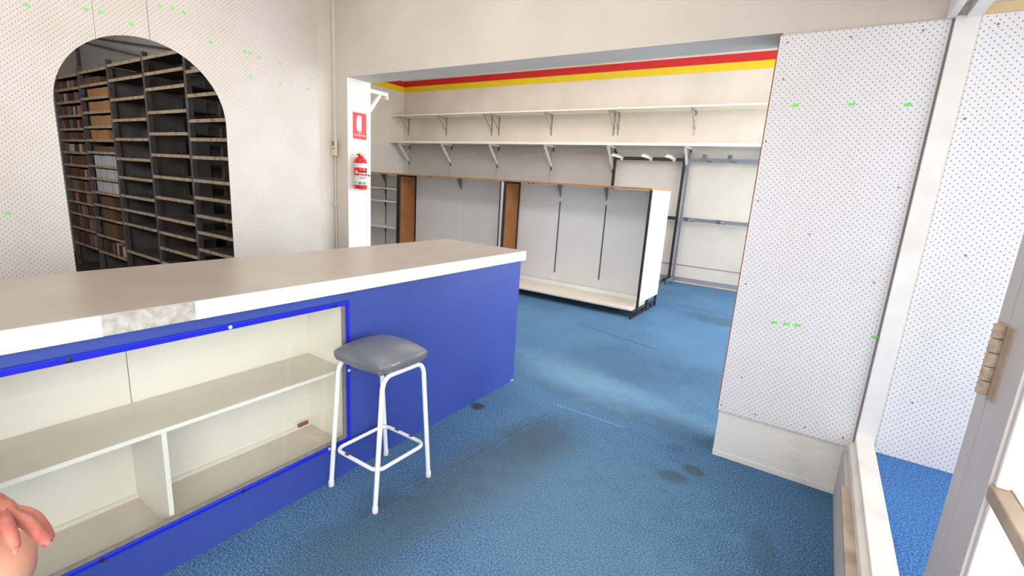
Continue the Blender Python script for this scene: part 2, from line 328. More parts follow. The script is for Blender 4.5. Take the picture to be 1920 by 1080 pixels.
# skirting and dado on the far wall
struct(B(-3.40, 1.5, YF - 0.03, YF - 0.022, 0.02, 0.095).build('baseboard_far', M['skirt']))
struct(B(-3.40, 1.5, YF - 0.045, YF - 0.022, 0, 0.02).build('trim_6', M['timber']))
struct(B(-3.40, 1.5, YF - 0.026, YF - 0.018, 0.308, 0.318).build('trim_7', M['skirt']))

# street side of the second room: sill, mullions, glass
sf = struct(MB().box(1.42, 1.5, YB + BT, YF, 0, 0.45).box(1.42, 1.5, YB + BT, YF, 3.3, 4.0).build('wall_right', M['wall']))
for i in range(4):
    y = 3.16 + i * 1.78; struct(B(1.43, 1.49, y, y + 0.06, 0.45, 3.3).build('window_%d' % (i + 2), M['white']))
struct(B(1.458, 1.464, 3.22, YF - 0.02, 0.45, 3.3).build('window_6', M['glass']))

# low wall with sill between shop and display bay
struct(B(0.30, 0.394, 1.285, YB, 0, 0.325).build('wall_right', M['white_worn'], bevel=0.002))
struct(B(0.318, 0.394, 1.20, 2.838, 0.325, 0.356).build('trim_8', M['white_worn'], bevel=0.003))
struct(B(0.283, 0.300, 1.20, YB, 0, 0.262).build('trim_9', M['wall_grey'], bevel=0.002))
struct(B(0.262, 0.300, 1.20, 2.44, 0.262, 0.282).build('trim_10', M['ledge'], bevel=0.003))
struct(B(0.2965, 0.2995, 1.20, YB - 0.002, 0.283, 0.325).build('trim_11', M['white_worn'], bevel=0.002))
# post at the end of the sill, header over the opening with its track
struct(B(0.318, 0.394, 2.822, YB - 0.001, 0.356, 2.31).build('trim_12', M['white'], bevel=0.002))
struct(B(0.3945, 0.405, 2.850, 2.862, 0.300, 2.31).build('trim_13', M['wall_grey']))
hd = struct(MB().box(0.289, 0.318, -2.2, YB - 0.004, 2.305, 3.4).box(0.318, 0.35, -2.2, 2.822, 2.345, 3.4).box(0.35, 0.40, -2.2, 2.822, 2.30, 3.4).build('wall_right', M['white'], bevel=0.002))
MB().lathe([(0.016, 0), (0.016, 0.012), (0.010, 0.016)], (0.334, 2.56, 2.329), 16).build('track_roller', M['chrome'], hd, smooth=True)
# bay: timber lintel, roof, street glass, return panel coloured as outdoor glare
struct(B(0.405, 1.5, 2.845, 2.862, 2.312, 2.352).build('trim_14', M['timber'], bevel=0.002))
struct(B(0.40, 1.5, 1.28, YB, 2.46, 2.52).build('ceiling', M['white']))
struct(B(1.44, 1.5, 1.28, YB, 0, 0.34).build('wall_street', M['white']))
struct(B(1.46, 1.466, 1.34, YB, 0.34, 2.46).build('window_7', M['glass']))
struct(MB().box(0.394, 1.5, 1.28, 1.30, 0, 0.34).build('wall_street', M['white']))
struct(B(0.395, 1.44, 1.288, 1.294, 0.34, 2.46).build('window_8', M['blown_daylight']))  # white put in so the door's lower pane reads as blown-out daylight
# jamb of the shop door
struct(B(XS, 0.394, 1.222, 1.285, 0, 2.305).build('trim_15', M['doorpaint'], bevel=0.002))
struct(B(XS, 0.394, 0.20, 0.262, 0, 2.305).build('trim_16', M['doorpaint'], bevel=0.002))
struct(B(0.283, 0.394, -2.2, 0.20, 0, 0.45).build('wall_right', M['wall']))
struct(B(0.33, 0.336, -2.2, 0.20, 0.45, 2.305).build('window_9', M['glass']))
# door leaf
dr = struct(MB().box(XS, XS + 0.040, 1.095, 1.219, 0.01, 2.30).box(XS, XS + 0.040, 0.265, 0.375, 0.01, 2.30).box(XS, XS + 0.040, 0.375, 1.095, 0.01, 0.28)
            .box(XS, XS + 0.040, 0.375, 1.095, 2.17, 2.30).build('door_1', M['doorpaint'], bevel=0.002))
for i, z in enumerate((1.028, 1.65)):
    B(XS + 0.001, XS + 0.032, 0.375, 1.095, z - 0.014, z + 0.014).build('glazing_bar', M['ledge'] if i == 0 else M['white'], dr, bevel=0.003)
for z0, z1 in ((0.28, 1.014), (1.042, 1.636), (1.664, 2.17)):
    B(XS + 0.026, XS + 0.030, 0.375, 1.095, z0, z1).build('pane', M['glass'], dr)
    B(XS + 0.006, XS + 0.0255, 1.083, 1.095, z0, z1).box(XS + 0.006, XS + 0.0255, 0.375, 0.387, z0, z1).build('glazing_bead', M['white'], dr, bevel=0.003)
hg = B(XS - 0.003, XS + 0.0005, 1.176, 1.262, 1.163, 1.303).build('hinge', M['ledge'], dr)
z = 1.165
for k in range(5):
    h = 0.0265; MB().lathe([(0.0085, 0), (0.0095, 0.001), (0.0095, h - 0.001), (0.0085, h)], (XS - 0.010, 1.2195, z), 14).build('knuckle', M['hinge'], hg, smooth=True); z += h + 0.0015

# storeroom behind the arch
struct(B(-10.1, -10.0, -2.2, 2.85, 0, 3.3).build('wall_store_left', M['store_wall']))
struct(B(-10.0, XL - 0.06, 2.84, 2.861, 0, 3.3).build('wall_store_back', M['store_wall']))
struct(B(-10.0, XL - 0.06, -2.3, -2.2, 0, 3.3).build('wall_store_front', M['store_wall']))
struct(B(-10.0, XL - 0.06, -2.2, 2.84, 3.3, 3.35).build('ceiling', M['store_wall']))
struct(B(-10.0, XL - 0.06, -2.2, 2.84, -0.05, 0).build('floor', M['store_floor']))

# ------------------------------------------------------------------ pegboards on the left wall
def left_sheet(polys, label, stickers=(), screws=()):
    mb = MB()
    for P in polys:
        n = len(P)
        fr = [(XL + 0.006, y, z) for y, z in P]; bk = [(XL + 0.001, y, z) for y, z in P]
        mb.poly(fr + bk, [tuple(range(n))] + [tuple(reversed(range(n, 2 * n)))])
        mb.poly(fr + bk, [(i, i + n, (i + 1) % n + n, (i + 1) % n) for i in range(n)], M['brown_edge'])
    o = mb.build('pegboard', M['peg_left']); tag(o, label, 'pegboard')
    for i, (y, z) in enumerate(stickers):
        MB().bar((XL + 0.0068, y - 0.011, z + 0.003), (XL + 0.0068, y + 0.011, z - 0.003), 0.014, 0.001, up=(1, 0, 0)).build('green_sticker', M['green'], o)
    return o
YC, ZS, RA = 1.436, 1.79, 0.478
TOP = 2.872
def archpt(a): return (YC + RA * math.cos(a), ZS + RA * math.sin(a))
a1 = math.acos((1.188 - YC) / RA); a2 = math.acos((1.470 - YC) / RA); N = 20
# A: left of the arch up to first seam
seg = [archpt(math.pi + (a1 - math.pi) * i / N) for i in range(N + 1)]
quads = [[(-1.9, 0), (YC - RA, 0), (YC - RA, ZS), (-1.9, ZS)]]
polysA = [[(-1.9, 0.0), (YC - RA, 0.0)] + seg + [(1.1865, TOP), (-1.9, TOP)]]
left_sheet(polysA, 'large white pegboard sheet on left wall, left of the archway', [(1.157, 2.352), (0.902, 2.292), (0.70, 1.165)])
seg = [archpt(a1 + (a2 - a1) * i / 10) for i in range(11)]; seg[0] = (1.1895, seg[0][1]); seg[-1] = (1.4685, seg[-1][1])
left_sheet([seg + [(1.4685, TOP), (1.1895, TOP)]], 'narrow white pegboard strip directly above the archway', [(1.228, 2.357), (1.376, 2.332)])
seg = [archpt(a2 * (1 - i / N)) for i in range(N + 1)]; seg[0] = (1.4715, seg[0][1])
left_sheet([seg + [(YC + RA, 0.0), (2.70, 0.0), (2.70, TOP), (1.4715, TOP)]], 'large white pegboard sheet on left wall, right of the archway',
           [(1.542, 2.49), (1.616, 2.497), (1.685, 2.493), (1.843, 2.352), (2.081, 2.347), (2.121, 2.346), (2.19, 2.332), (2.358, 2.329), (2.12, 2.18), (2.351, 2.171), (2.641, 2.267), (2.603, 2.187)])

# ------------------------------------------------------------------ pegboards on the right
def peg_x(x0, x1, y, z0, z1, mat, label, th=0.006, edge=True):
    mb = MB(); P = [(x0, y, z0), (x1, y, z0), (x1, y, z1), (x0, y, z1)]; Q = [(a, b + th, c) for a, b, c in P]
    mb.poly(P + Q, [(0, 1, 2, 3), (7, 6, 5, 4)]); mb.poly(P + Q, [(0, 4, 5, 1), (1, 5, 6, 2), (2, 6, 7, 3), (3, 7, 4, 0)], M['brown_edge'])
    o = mb.build('pegboard', mat); return tag(o, label, 'pegboard')
pr = peg_x(-0.338, 0.310, YB - 0.014, 0.290, 2.306, M['peg_right'], 'tall white pegboard panel with brown edge hanging on the short wall right of the opening', 0.012)
for x, z in ((-0.216, 1.975), (0.016, 1.972), (0.226, 1.963), (-0.133, 0.867), (-0.075, 0.871), (-0.024, 0.874), (0.302, 0.885)):
    MB().bar((x - 0.014, YB - 0.0146, z - 0.002), (x + 0.014, YB - 0.0146, z + 0.002), 0.013, 0.001, up=(0, 1, 0)).build('green_sticker', M['green'], pr)
B(-0.3395, -0.3345, YB - 0.0150, YB - 0.0141, 0.290, 2.306).build('bare_edge', M['brown_edge'], pr)
for x, z in ((-0.30, 2.27), (-0.04, 2.27), (0.22, 2.27), (-0.29, 2.10), (-0.32, 1.80), (-0.31, 1.50), (-0.05, 1.35), (0.26, 1.6), (-0.32, 0.325), (-0.14, 0.325), (0.10, 0.33), (0.27, 0.33), (-0.24, 0.52), (-0.30, 1.05), (0.25, 1.15)):
    MB().bar((x, YB - 0.0150, z), (x, YB - 0.0125, z), 0.007, 0.007, up=(0, 0, 1)).build('screw', M['peghole'], pr)
pb = peg_x(0.406, 1.44, 2.866 - 0.012, 0.302, 2.312, M['peg_right'], 'white pegboard panel at the back of the display bay behind the white post')
for x, z in ((0.46, 2.27), (0.43, 1.9), (0.55, 1.32), (0.50, 0.6)):
    MB().bar((x, 2.8525, z), (x, 2.8545, z), 0.007, 0.007).build('screw', M['peghole'], pb)

# ------------------------------------------------------------------ counter
ct = thing('shop_counter', (-2.19, 1.2, 0), 'long blue shop counter with white-edged top and glazed display front', 'counter')
Y0, Y1 = -0.95, 2.97; XF, XB = -1.833, -2.545; SY0, SY1, SZ0, SZ1 = -0.80, 1.412, 0.196, 0.898
mb = MB()
mb.box(XF - 0.018, XF, SY1, Y1, 0, 0.96).box(XF - 0.018, XF, Y0, SY0, 0, 0.96).box(XF - 0.018, XF, SY0, SY1, 0, SZ0).box(XF - 0.018, XF, SY0, SY1, SZ1, 0.96)
mb.build('front_panel', M['blue'], ct)
B(XB, XF - 0.018, Y1 - 0.018, Y1, 0, 0.96).build('end_panel', M['blue'], ct)
B(XB, XF - 0.018, Y0, Y0 + 0.018, 0, 0.96).build('end_panel', M['blue'], ct)
B(XB, XB + 0.018, Y0 + 0.018, Y1 - 0.018, 0, 0.96).build('rear_panel', M['white_lam'], ct)
top = MB().box(-2.577, -1.804, Y0 - 0.03, 2.988, 0.9615, 1.030).build('countertop', M['laminate'], ct, bevel=0.0015)
B(-1.804, -1.801, Y0 - 0.03, 0.492, 0.9615, 1.0285).build('edge_strip', M['white_lam'], ct)
B(-1.804, -1.8025, 0.492, 0.755, 0.9615, 1.0285).build('edge_patch', M['filler'], ct)['label'] = 'bare grey patch where the edge strip is missing'
B(-1.804, -1.801, 0.755, 2.991, 0.9615, 1.0285).build('edge_strip', M['white_lam'], ct)
B(-2.577, -1.801, 2.988, 2.991, 0.9615, 1.0285).build('edge_strip', M['white_lam'], ct)
# showcase inside
IX = -2.165
B(IX - 0.012, IX, SY0, 0.652, 0.15, 0.93).build('showcase_back', M['cream_lam'], ct)
B(IX - 0.012, IX, 0.655, SY1 + 0.02, 0.15, 0.93).build('showcase_back', M['cream_lam'], ct)
B(IX, XF - 0.018, SY1 + 0.012, SY1 + 0.028, 0.15, 0.93).build('showcase_side', M['cream_lam'], ct)
B(IX, XF - 0.018, SY0 - 0.02, SY0, 0.15, 0.93).build('showcase_side', M['cream_lam'], ct)
B(IX, XF - 0.018, SY0, SY1 + 0.012, 0.135, 0.153).build('showcase_floor', M['cream_board'], ct)
B(IX, XF - 0.018, SY0, SY1 + 0.012, 0.93, 0.945).build('showcase_top', M['cream_lam'], ct)
B(IX, IX + 0.012, SY0, SY1 + 0.012, 0.153, 0.170).build('showcase_ledge', M['cream_lam'], ct)
B(IX, -1.862, SY0, SY1 + 0.012, 0.547, 0.563).build('showcase_shelf', M['cream_board'], ct, bevel=0.001)
B(-1.862, -1.860, SY0, SY1 + 0.012, 0.547, 0.563).build('shelf_edge', M['cream_lam'], ct)
B(IX, -1.861, 0.636, 0.652, 0.153, 0.547).build('showcase_divider', M['cream_lam'], ct)
B(-1.8485, -1.8445, SY0, SY1, SZ0, SZ1).build('showcase_glass', M['glass'], ct)
# putty and blue bead frame
B(-1.8444, -1.836, SY1 - 0.018, SY1, SZ0, SZ1).box(-1.8444, -1.836, SY0, SY1 - 0.018, SZ0, SZ0 + 0.014).build('putty_line', M['putty'], ct)
fr = MB()
for (y0, y1, z0, z1) in ((SY0, SY1 + 0.014, SZ1 - 0.007, SZ1 + 0.016), (SY0, SY1 + 0.014, SZ0 - 0.016, SZ0 + 0.002), (SY1 - 0.002, SY1 + 0.014, SZ0 + 0.002, SZ1 - 0.006)):
    b_ = B(XF + 0.0003, XF + 0.009, y0, y1, z0, z1).build('glazing_bead', M['trimblue'], ct, bevel=0.003)
for (y, z, mt) in ((0.411, 0.902, 'screw_dark'), (0.878, 0.902, 'screw_pale'), (1.347, 0.902, 'screw_dark'), (1.419, 0.56, 'screw_pale'), (1.30, 0.189, 'screw_pale'), (0.888, 0.189, 'screw_dark'), (0.422, 0.189, 'screw_dark')):
    MB().tube([(XF + 0.008, y, z), (XF + 0.012, y, z), (XF + 0.013, y, z)], [0.0075, 0.0075, 0.004], 12).build('screw', M[mt], ct, smooth=True)
MB().bar((IX + 0.014, 1.345, 0.175), (IX + 0.014, 1.405, 0.177), 0.004, 0.020).build('brown_chip', M['brown_edge'], ct)

B(XF - 0.010, XF + 0.001, Y1 - 0.030, Y1 + 0.001, 0.0, 0.012).build('chipped_corner', M['timber'], ct)

# ------------------------------------------------------------------ stool
def make_stool(label, cx, cy, group=None):
    t = thing('bar_stool', (cx, cy, 0), label, 'stool', group)
    # seat: superellipse cushion, grid
    n = 22; hx, hy = 0.175, 0.164; P = []; Fs = []
    def sq(u, v):   # square to rounded square
        k = 1 - 0.055 * (u * u) * (v * v) * 2
        return u * hx * k, v * hy * k
    for i in range(n + 1):
        for j in range(n + 1):
            u = -1 + 2 * i / n; v = -1 + 2 * j / n
            u2 = math.sin(u * math.pi / 2) * 0.35 + u * 0.65; v2 = math.sin(v * math.pi / 2) * 0.35 + v * 0.65
            x, y = sq(u2, v2); e = max(abs(u2), abs(v2))
            z = 0.697 + 0.044 * (1 - u2 ** 2) ** 0.6 * (1 - v2 ** 2) ** 0.6 + 0.006 * (1 - e ** 6)
            P.append((x, y, z))
    for i in range(n):
        for j in range(n): a = i * (n + 1) + j; Fs.append((a, a + n + 1, a + n + 2, a + 1))
    ring = [i * (n + 1) for i in range(n + 1)] + [n * (n + 1) + j for j in range(1, n + 1)] + [i * (n + 1) + n for i in range(n - 1, -1, -1)] + [j for j in range(n - 1, 0, -1)]
    prev = ring
    for s_, z in ((1.012, 0.690), (1.012, 0.668), (0.985, 0.660)):
        new = []
        for r_ in ring:
            x, y, _ = P[r_]; new.append(len(P)); P.append((x * s_, y * s_, z))
        L = len(ring)
        for k in range(L): Fs.append((prev[k], new[k], new[(k + 1) % L], prev[(k + 1) % L]))
        prev = new
    Fs.append(tuple(prev))
    mb = MB(); mb.poly([(p[0] + cx, p[1] + cy, p[2]) for p in P], [tuple(reversed(f)) for f in Fs])
    st = mb.build('seat', M['vinyl'], t, smooth=False)
    for p in st.data.polygons: p.use_smooth = True
    # corner fold and tear
    MB().tube([(cx + hx * .97, cy - hy * .97, 0.684), (cx + hx * .97, cy - hy * .97, 0.668)], [0.014, 0.010], 10).build('corner_fold', M['vinyl'], st, smooth=True)
    MB().bar((cx + hx * 0.985, cy - 0.095, 0.693), (cx + hx * 0.985, cy - 0.050, 0.697), 0.008, 0.004).build('tear', M['vinyl_torn'], st)
    B(cx - hx * .86, cx + hx * .86, cy - hy * .86, cy + hy * .86, 0.652, 0.664).build('seat_board', M['black'], t)
    r = 0.0112
    for sx in (1, -1):
        xt, xb = cx + sx * 0.150, cx + sx * 0.158; yt, yb = 0.128, 0.176; rr = 0.05
        zt = 0.640
        path = []
        for sgn in (-1, 1):
            foot = Vector((xb, cy + sgn * yb, 0.004)); d = Vector((xt - xb, -sgn * (yb - yt - 0.0), 0.60))
            pts = [foot + d * (k / 6) for k in range(6)]
            a = foot + d * (0.93)
            b2 = Vector((xt, cy + sgn * (yt - 0.052), zt))
            c2 = Vector((xt, cy + sgn * (yt + 0.002), zt))
            cur = [(1 - q) ** 2 * a + 2 * q * (1 - q) * c2 + q * q * b2 for q in [k / 8 for k in range(9)]]
            seg_ = pts + cur
            path = seg_ if sgn == -1 else path + list(reversed(seg_))
        MB().tube(path, r, 14).build('leg_frame', M['stoolpaint'], t, smooth=True)
        for sgn in (-1, 1):
            MB().lathe([(0.0125, 0), (0.0135, 0.003), (0.0135, 0.028), (0.0118, 0.030)], (xb, cy + sgn * (yb - 0.001), 0.0), 14).build('rubber_foot', M['rubber'], t, smooth=True)
    hx2, hy2, rc, zz = 0.148, 0.154, 0.045, 0.192; ringp = []
    for (qx, qy, a0) in ((1, 1, 0), (-1, 1, 90), (-1, -1, 180), (1, -1, 270)):
        for k in range(7):
            a = math.radians(a0 + 90 * k / 6); ringp.append((cx + qx * (hx2 - rc) + rc * math.cos(a), cy + qy * (hy2 - rc) + rc * math.sin(a), zz))
    fr_ = MB().tube(ringp, 0.0095, 12, closed=True).build('footrest_ring', M['stoolpaint'], t, smooth=True)
    for (x, y, l) in ((cx - 0.05, cy + hy2, 0.03), (cx - 0.146, cy - 0.02, 0.0), (cx + 0.05, cy + hy2, 0.02), (cx - 0.06, cy - hy2, 0.025)):
        if l: MB().tube([(x - l / 2, y, zz + 0.0022), (x + l / 2, y, zz + 0.0022)], 0.0088, 8).build('paint_chip', M['rust'], fr_)
    for (x, y) in ((cx + 0.10, cy + 0.08), (cx - 0.10, cy - 0.08)):
        pass
    return t
make_stool('grey vinyl topped bar stool with white tubular legs standing against the blue counter', -1.645, 1.467)

# ------------------------------------------------------------------ fire extinguisher, sign, conduit, remote
ex = thing('fire_extinguisher', (-3.60, 2.948, 1.375), 'small red fire extinguisher hung on the white jamb below the red sign', 'fire extinguisher')
cx, cy = -3.596, 2.948
MB().lathe([(0.040, 0), (0.052, 0.004), (0.055, 0.016), (0.055, 0.235), (0.050, 0.262), (0.036, 0.280), (0.020, 0.288), (0.018, 0.296)], (cx, cy, 1.375), 28).build('cylinder_body', M['extred'], ex, smooth=True)
MB().lathe([(0.0556, 0), (0.0556, 0.038)], (cx, cy, 1.565), 28).build('upper_label', M['label_white'], ex, smooth=True)
lb = MB().lathe([(0.0556, 0), (0.0556, 0.088)], (cx, cy, 1.412), 28).build('instruction_label', M['label_white'], ex, smooth=True)
def arcstrip(r, a0, a1, z0, z1, n=8):
    P = []; 
    for k in range(n + 1):
        a = math.radians(a0 + (a1 - a0) * k / n)
        P += [(cx + r * math.cos(a), cy + r * math.sin(a), z0), (cx + r * math.cos(a), cy + r * math.sin(a), z1)]
    return MB().poly(P, [(2 * k, 2 * k + 2, 2 * k + 3, 2 * k + 1) for k in range(n)])
for a0, a1, z0, z1, mt in ((-60, 30, 1.418, 1.440, 'label_green'), (-95, -80, 1.425, 1.440, 'sign_red'), (-50, 34, 1.522, 1.536, 'label_black'), (-95, 50, 1.512, 1.520, 'label_white'), (-90, -64, 1.522, 1.536, 'label_white'), (-50, 10, 1.468, 1.473, 'label_black'), (-50, 20, 1.480, 1.484, 'label_black')):
    arcstrip(0.0561, a0, a1, z0, z1).build('printed_band', M[mt], ex)
arcstrip(0.0565, 5, 22, 1.421, 1.437).build('printed_band', M['label_white'], ex)
arcstrip(0.0565, -30, -20, 1.421, 1.437).build('printed_band', M['label_white'], ex)
MB().lathe([(0.014, 0), (0.016, 0.006), (0.014, 0.022)], (cx, cy, 1.668), 16).build('valve', M['brass'], ex, smooth=True)
MB().bar((cx, cy - 0.012, 1.694), (cx + 0.01, cy + 0.062, 1.716), 0.016, 0.006).build('lever', M['brass'], ex)
MB().bar((cx, cy + 0.005, 1.686), (cx + 0.01, cy + 0.060, 1.655), 0.014, 0.006).build('carry_handle', M['chrome'], ex)
MB().tube([(cx, cy - 0.010, 1.676), (cx, cy - 0.040, 1.678)], [0.008, 0.006], 10).build('nozzle', M['label_black'], ex, smooth=True)
MB().tube([(cx, cy + 0.01, 1.690), (cx + 0.012, cy + 0.03, 1.672), (cx + 0.01, cy + 0.045, 1.662)], 0.005, 8).build('pull_pin', M['label_white'], ex)
arcstrip(0.058, -100, 100, 1.496, 1.508, 16).build('strap', M['extred'], ex)
MB().tube([(cx + 0.045, cy + 0.045, 1.505), (cx + 0.05, cy + 0.06, 1.500), (cx + 0.045, cy + 0.066, 1.495)], 0.007, 8).build('strap_clip', M['extred'], ex)
MB().tube([(-3.659, cy + 0.035, 1.40), (-3.60, cy + 0.062, 1.40), (-3.56, cy + 0.062, 1.385), (-3.60, cy + 0.062, 1.368), (-3.659, cy + 0.035, 1.368)], 0.003, 8).build('wall_bracket', M['extred'], ex)
MB().box(-3.660, -3.656, cy - 0.012, cy + 0.012, 1.39, 1.60).build('back_plate', M['extred'], ex)
MB().bar((-3.657, cy, 1.55), (cx - 0.05, cy, 1.55), 0.02, 0.02).build('hook', M['extred'], ex)

sg = thing('extinguisher_sign', (-3.657, 2.993, 1.932), 'red and white fire extinguisher sign on the white jamb', 'sign')
xs = -3.660
B(xs, xs + 0.002, 2.918, 3.067, 1.818, 2.046).build('sign_plate', M['sign_red'], sg)
x2 = xs + 0.0024
def plate(pts, mat, name, parent, x=x2):
    n = len(pts); return MB().poly([(x, y, z) for y, z in pts] + [(x - 0.0003, y, z) for y, z in pts], [tuple(range(n)), tuple(reversed(range(n, 2 * n)))]).build(name, mat, parent)
pts = [(2.966, 1.888), (3.012, 1.888), (3.012, 2.008)] + [(2.989 + 0.023 * math.cos(math.radians(a)), 2.008 + 0.016 * math.sin(math.radians(a))) for a in range(15, 166, 15)] + [(2.966, 2.008)]
plate(pts, M['sign_white'], 'extinguisher_symbol', sg)
plate([(2.958, 1.905), (2.9645, 1.905), (2.9645, 2.000), (2.958, 1.992)], M['sign_white'], 'hose_symbol', sg)
plate([(2.975, 2.012), (2.990, 2.012), (2.990, 2.016), (2.975, 2.016)], M['sign_red'], 'handle_symbol', sg, x2 + 0.0004)
def text(body, size, loc, rot, mat, parent, name, extr=0.0004):
    cu = bpy.data.curves.new('t', 'FONT'); cu.body = body; cu.size = size; cu.align_x = 'CENTER'; cu.align_y = 'CENTER'; cu.extrude = extr
    to = bpy.data.objects.new('t', cu); C.objects.link(to); dg = bpy.context.evaluated_depsgraph_get()
    me = bpy.data.meshes.new_from_object(to.evaluated_get(dg)); bpy.data.objects.remove(to)
    me.materials.clear(); me.materials.append(mat)
    o = bpy.data.objects.new(name, me); C.objects.link(o); o.rotation_euler = rot; o.location = Vector(loc) - parent.location; o.parent = parent; return o
text('FIRE', 0.020, (xs + 0.003, 2.992, 1.872), (math.pi / 2, 0, math.pi / 2), M['sign_white'], sg, 'lettering')
text('EXTINGUISHER', 0.0182, (xs + 0.003, 2.992, 1.851), (math.pi / 2, 0, math.pi / 2), M['sign_white'], sg, 'lettering')

cdt = thing('wall_conduit', (-3.822, 2.84, 0), 'thin painted conduit running down the corner left of the white jamb', 'conduit')
B(-3.838, -3.812, 2.840, 2.8615, 1.80, 3.4).build('conduit_cover', M['conduit'], cdt, bevel=0.002)
MB().tube([(-3.826, 2.852, 0.0), (-3.826, 2.852, 1.66)], 0.007, 10).build('cable', M['conduit'], cdt, smooth=True)
MB().tube([(-3.826, 2.846, 1.20), (-3.812, 2.830, 1.205), (-3.806, 2.826, 1.225), (-3.820, 2.830, 1.24)], 0.006, 8).build('cable_hook', M['conduit'], cdt, smooth=True)
rm = thing('wall_remote', (-3.805, 2.84, 1.657), 'beige remote control with small grey screen mounted on the conduit', 'remote control')
B(-3.840, -3.776, 2.822, 2.839, 1.657, 1.800).build('casing', M['beige_plastic'], rm, bevel=0.004)
B(-3.829, -3.797, 2.820, 2.8225, 1.742, 1.785).build('screen', M['lcd'], rm)
for i in range(2):
    for k in range(3): B(-3.824 + i * 0.020, -3.812 + i * 0.020, 2.8205, 2.8225, 1.680 + k * 0.017, 1.690 + k * 0.017).build('button', M['brown_edge'] if k == 2 else M['conduit'], rm)

# wooden bracket on the rear face of the jamb wall
wb = thing('timber_bracket', (-3.74, 3.118, 2.2), 'white painted timber bracket sticking out behind the top of the jamb', 'bracket')
B(-3.74, -3.70, 3.119, 3.365, 2.250, 2.283).build('arm', M['white'], wb, bevel=0.002)
B(-3.74, -3.70, 3.350, 3.367, 2.222, 2.2495).build('end_block', M['white'], wb)
B(-3.74, -3.70, 3.119, 3.145, 2.02, 2.249).build('upright', M['white'], wb)
MB().bar((-3.72, 3.145, 2.075), (-3.72, 3.275, 2.249), 0.03, 0.026).build('brace', M['white'], wb)

# ------------------------------------------------------------------ far wall: pegboard sheets, shelves, brackets
xs_ = [-8.72, -7.40, -6.08, -4.76, -3.44]
for i in range(4):
    nm = ['grey pegboard sheet on the far wall, nearest the left corner', 'grey pegboard sheet on the far wall, second from the left corner', 'grey pegboard sheet on the far wall, third from the left corner', 'grey pegboard sheet on the far wall beside the white panels'][i]
    peg_x(xs_[i] + 0.003, xs_[i + 1] - 0.003, YF - 0.014, 0.3, 2.29, M['peg_far'], nm, 0.010)
for i, (a, b) in enumerate(((-3.435, -2.105), (-2.10, -0.75), (-0.745, 0.60))):
    o = B(a, b, YF - 0.015, YF - 0.001, 0.02, 2.268).build('lining_board', M['wall_grey']); tag(o, ['flat off-white panel on far wall behind the black rack frame', 'flat off-white panel on far wall behind the grey rack frame', 'flat off-white panel at the right end of the far wall'][i], 'wall panel')
us = thing('wall_shelf', (-4, 8.4, 2.88), 'upper long cream wall shelf under the red and yellow bands', 'shelf')
B(XW + 0.002, -0.2, 8.18, YF - 0.002, 2.890, 2.914).build('board', M['cream_lam'], us, bevel=0.002)
for i, x in enumerate((-8.73, -7.537, -6.262, -6.073, -4.805, -3.50, -3.418, -2.077, -0.8)):
    mb = MB().box(x - 0.013, x + 0.013, YF - 0.008, YF - 0.002, 2.505, 2.888).box(x - 0.013, x + 0.013, 8.27, YF - 0.008, 2.882, 2.889)
    mb.bar((x, 8.29, 2.880), (x, YF - 0.008, 2.60), 0.010, 0.010)
    mb.build('bracket', M['steel'] if i not in (4, 5, 6, 7) else M['chrome'], us)
ls = thing('wall_shelf', (-4, 8.4, 2.28), 'lower long white wall shelf on slanting timber brackets', 'shelf')
B(XW + 0.002, -0.2, 8.17, YF - 0.002, 2.300, 2.325).build('board', M['cream_lam'], ls)
B(XW + 0.002, -0.2, 8.155, 8.17, 2.288, 2.336).build('front_edge', M['white'], ls, bevel=0.002)
for x in (-8.69, -7.363, -6.048, -4.73, -3.435, -2.09, -0.8):
    mb = MB().box(x - 0.02, x + 0.02, 8.22, YF - 0.016, 2.270, 2.299)
    mb.bar((x, 8.25, 2.272), (x, YF - 0.05, 1.93), 0.035, 0.035)
    mb.box(x - 0.015, x + 0.015, YF - 0.03, YF - 0.0185, 1.90, 1.95)
    br = mb.build('bracket', M['white'], ls)
    B(x + 0.012, x + 0.028, YF - 0.034, YF - 0.0185, 2.19, 2.269).build('metal_tab', M['black'], br)
    B(x - 0.008, x + 0.008, YF - 0.03, YF - 0.0185, 1.83, 1.895).build('metal_tab', M['black'], br)
st_ = [( -3.40 + 1.32 * t_, 8.54, 2.86 - 0.16 * 4 * t_ * (1 - t_)) for t_ in [k / 16 for k in range(17)]]
tag(MB().tube(st_, 0.003, 6).build('hanging_string', M['conduit']), 'thin string sagging between two brackets under the upper wall shelf', 'string')

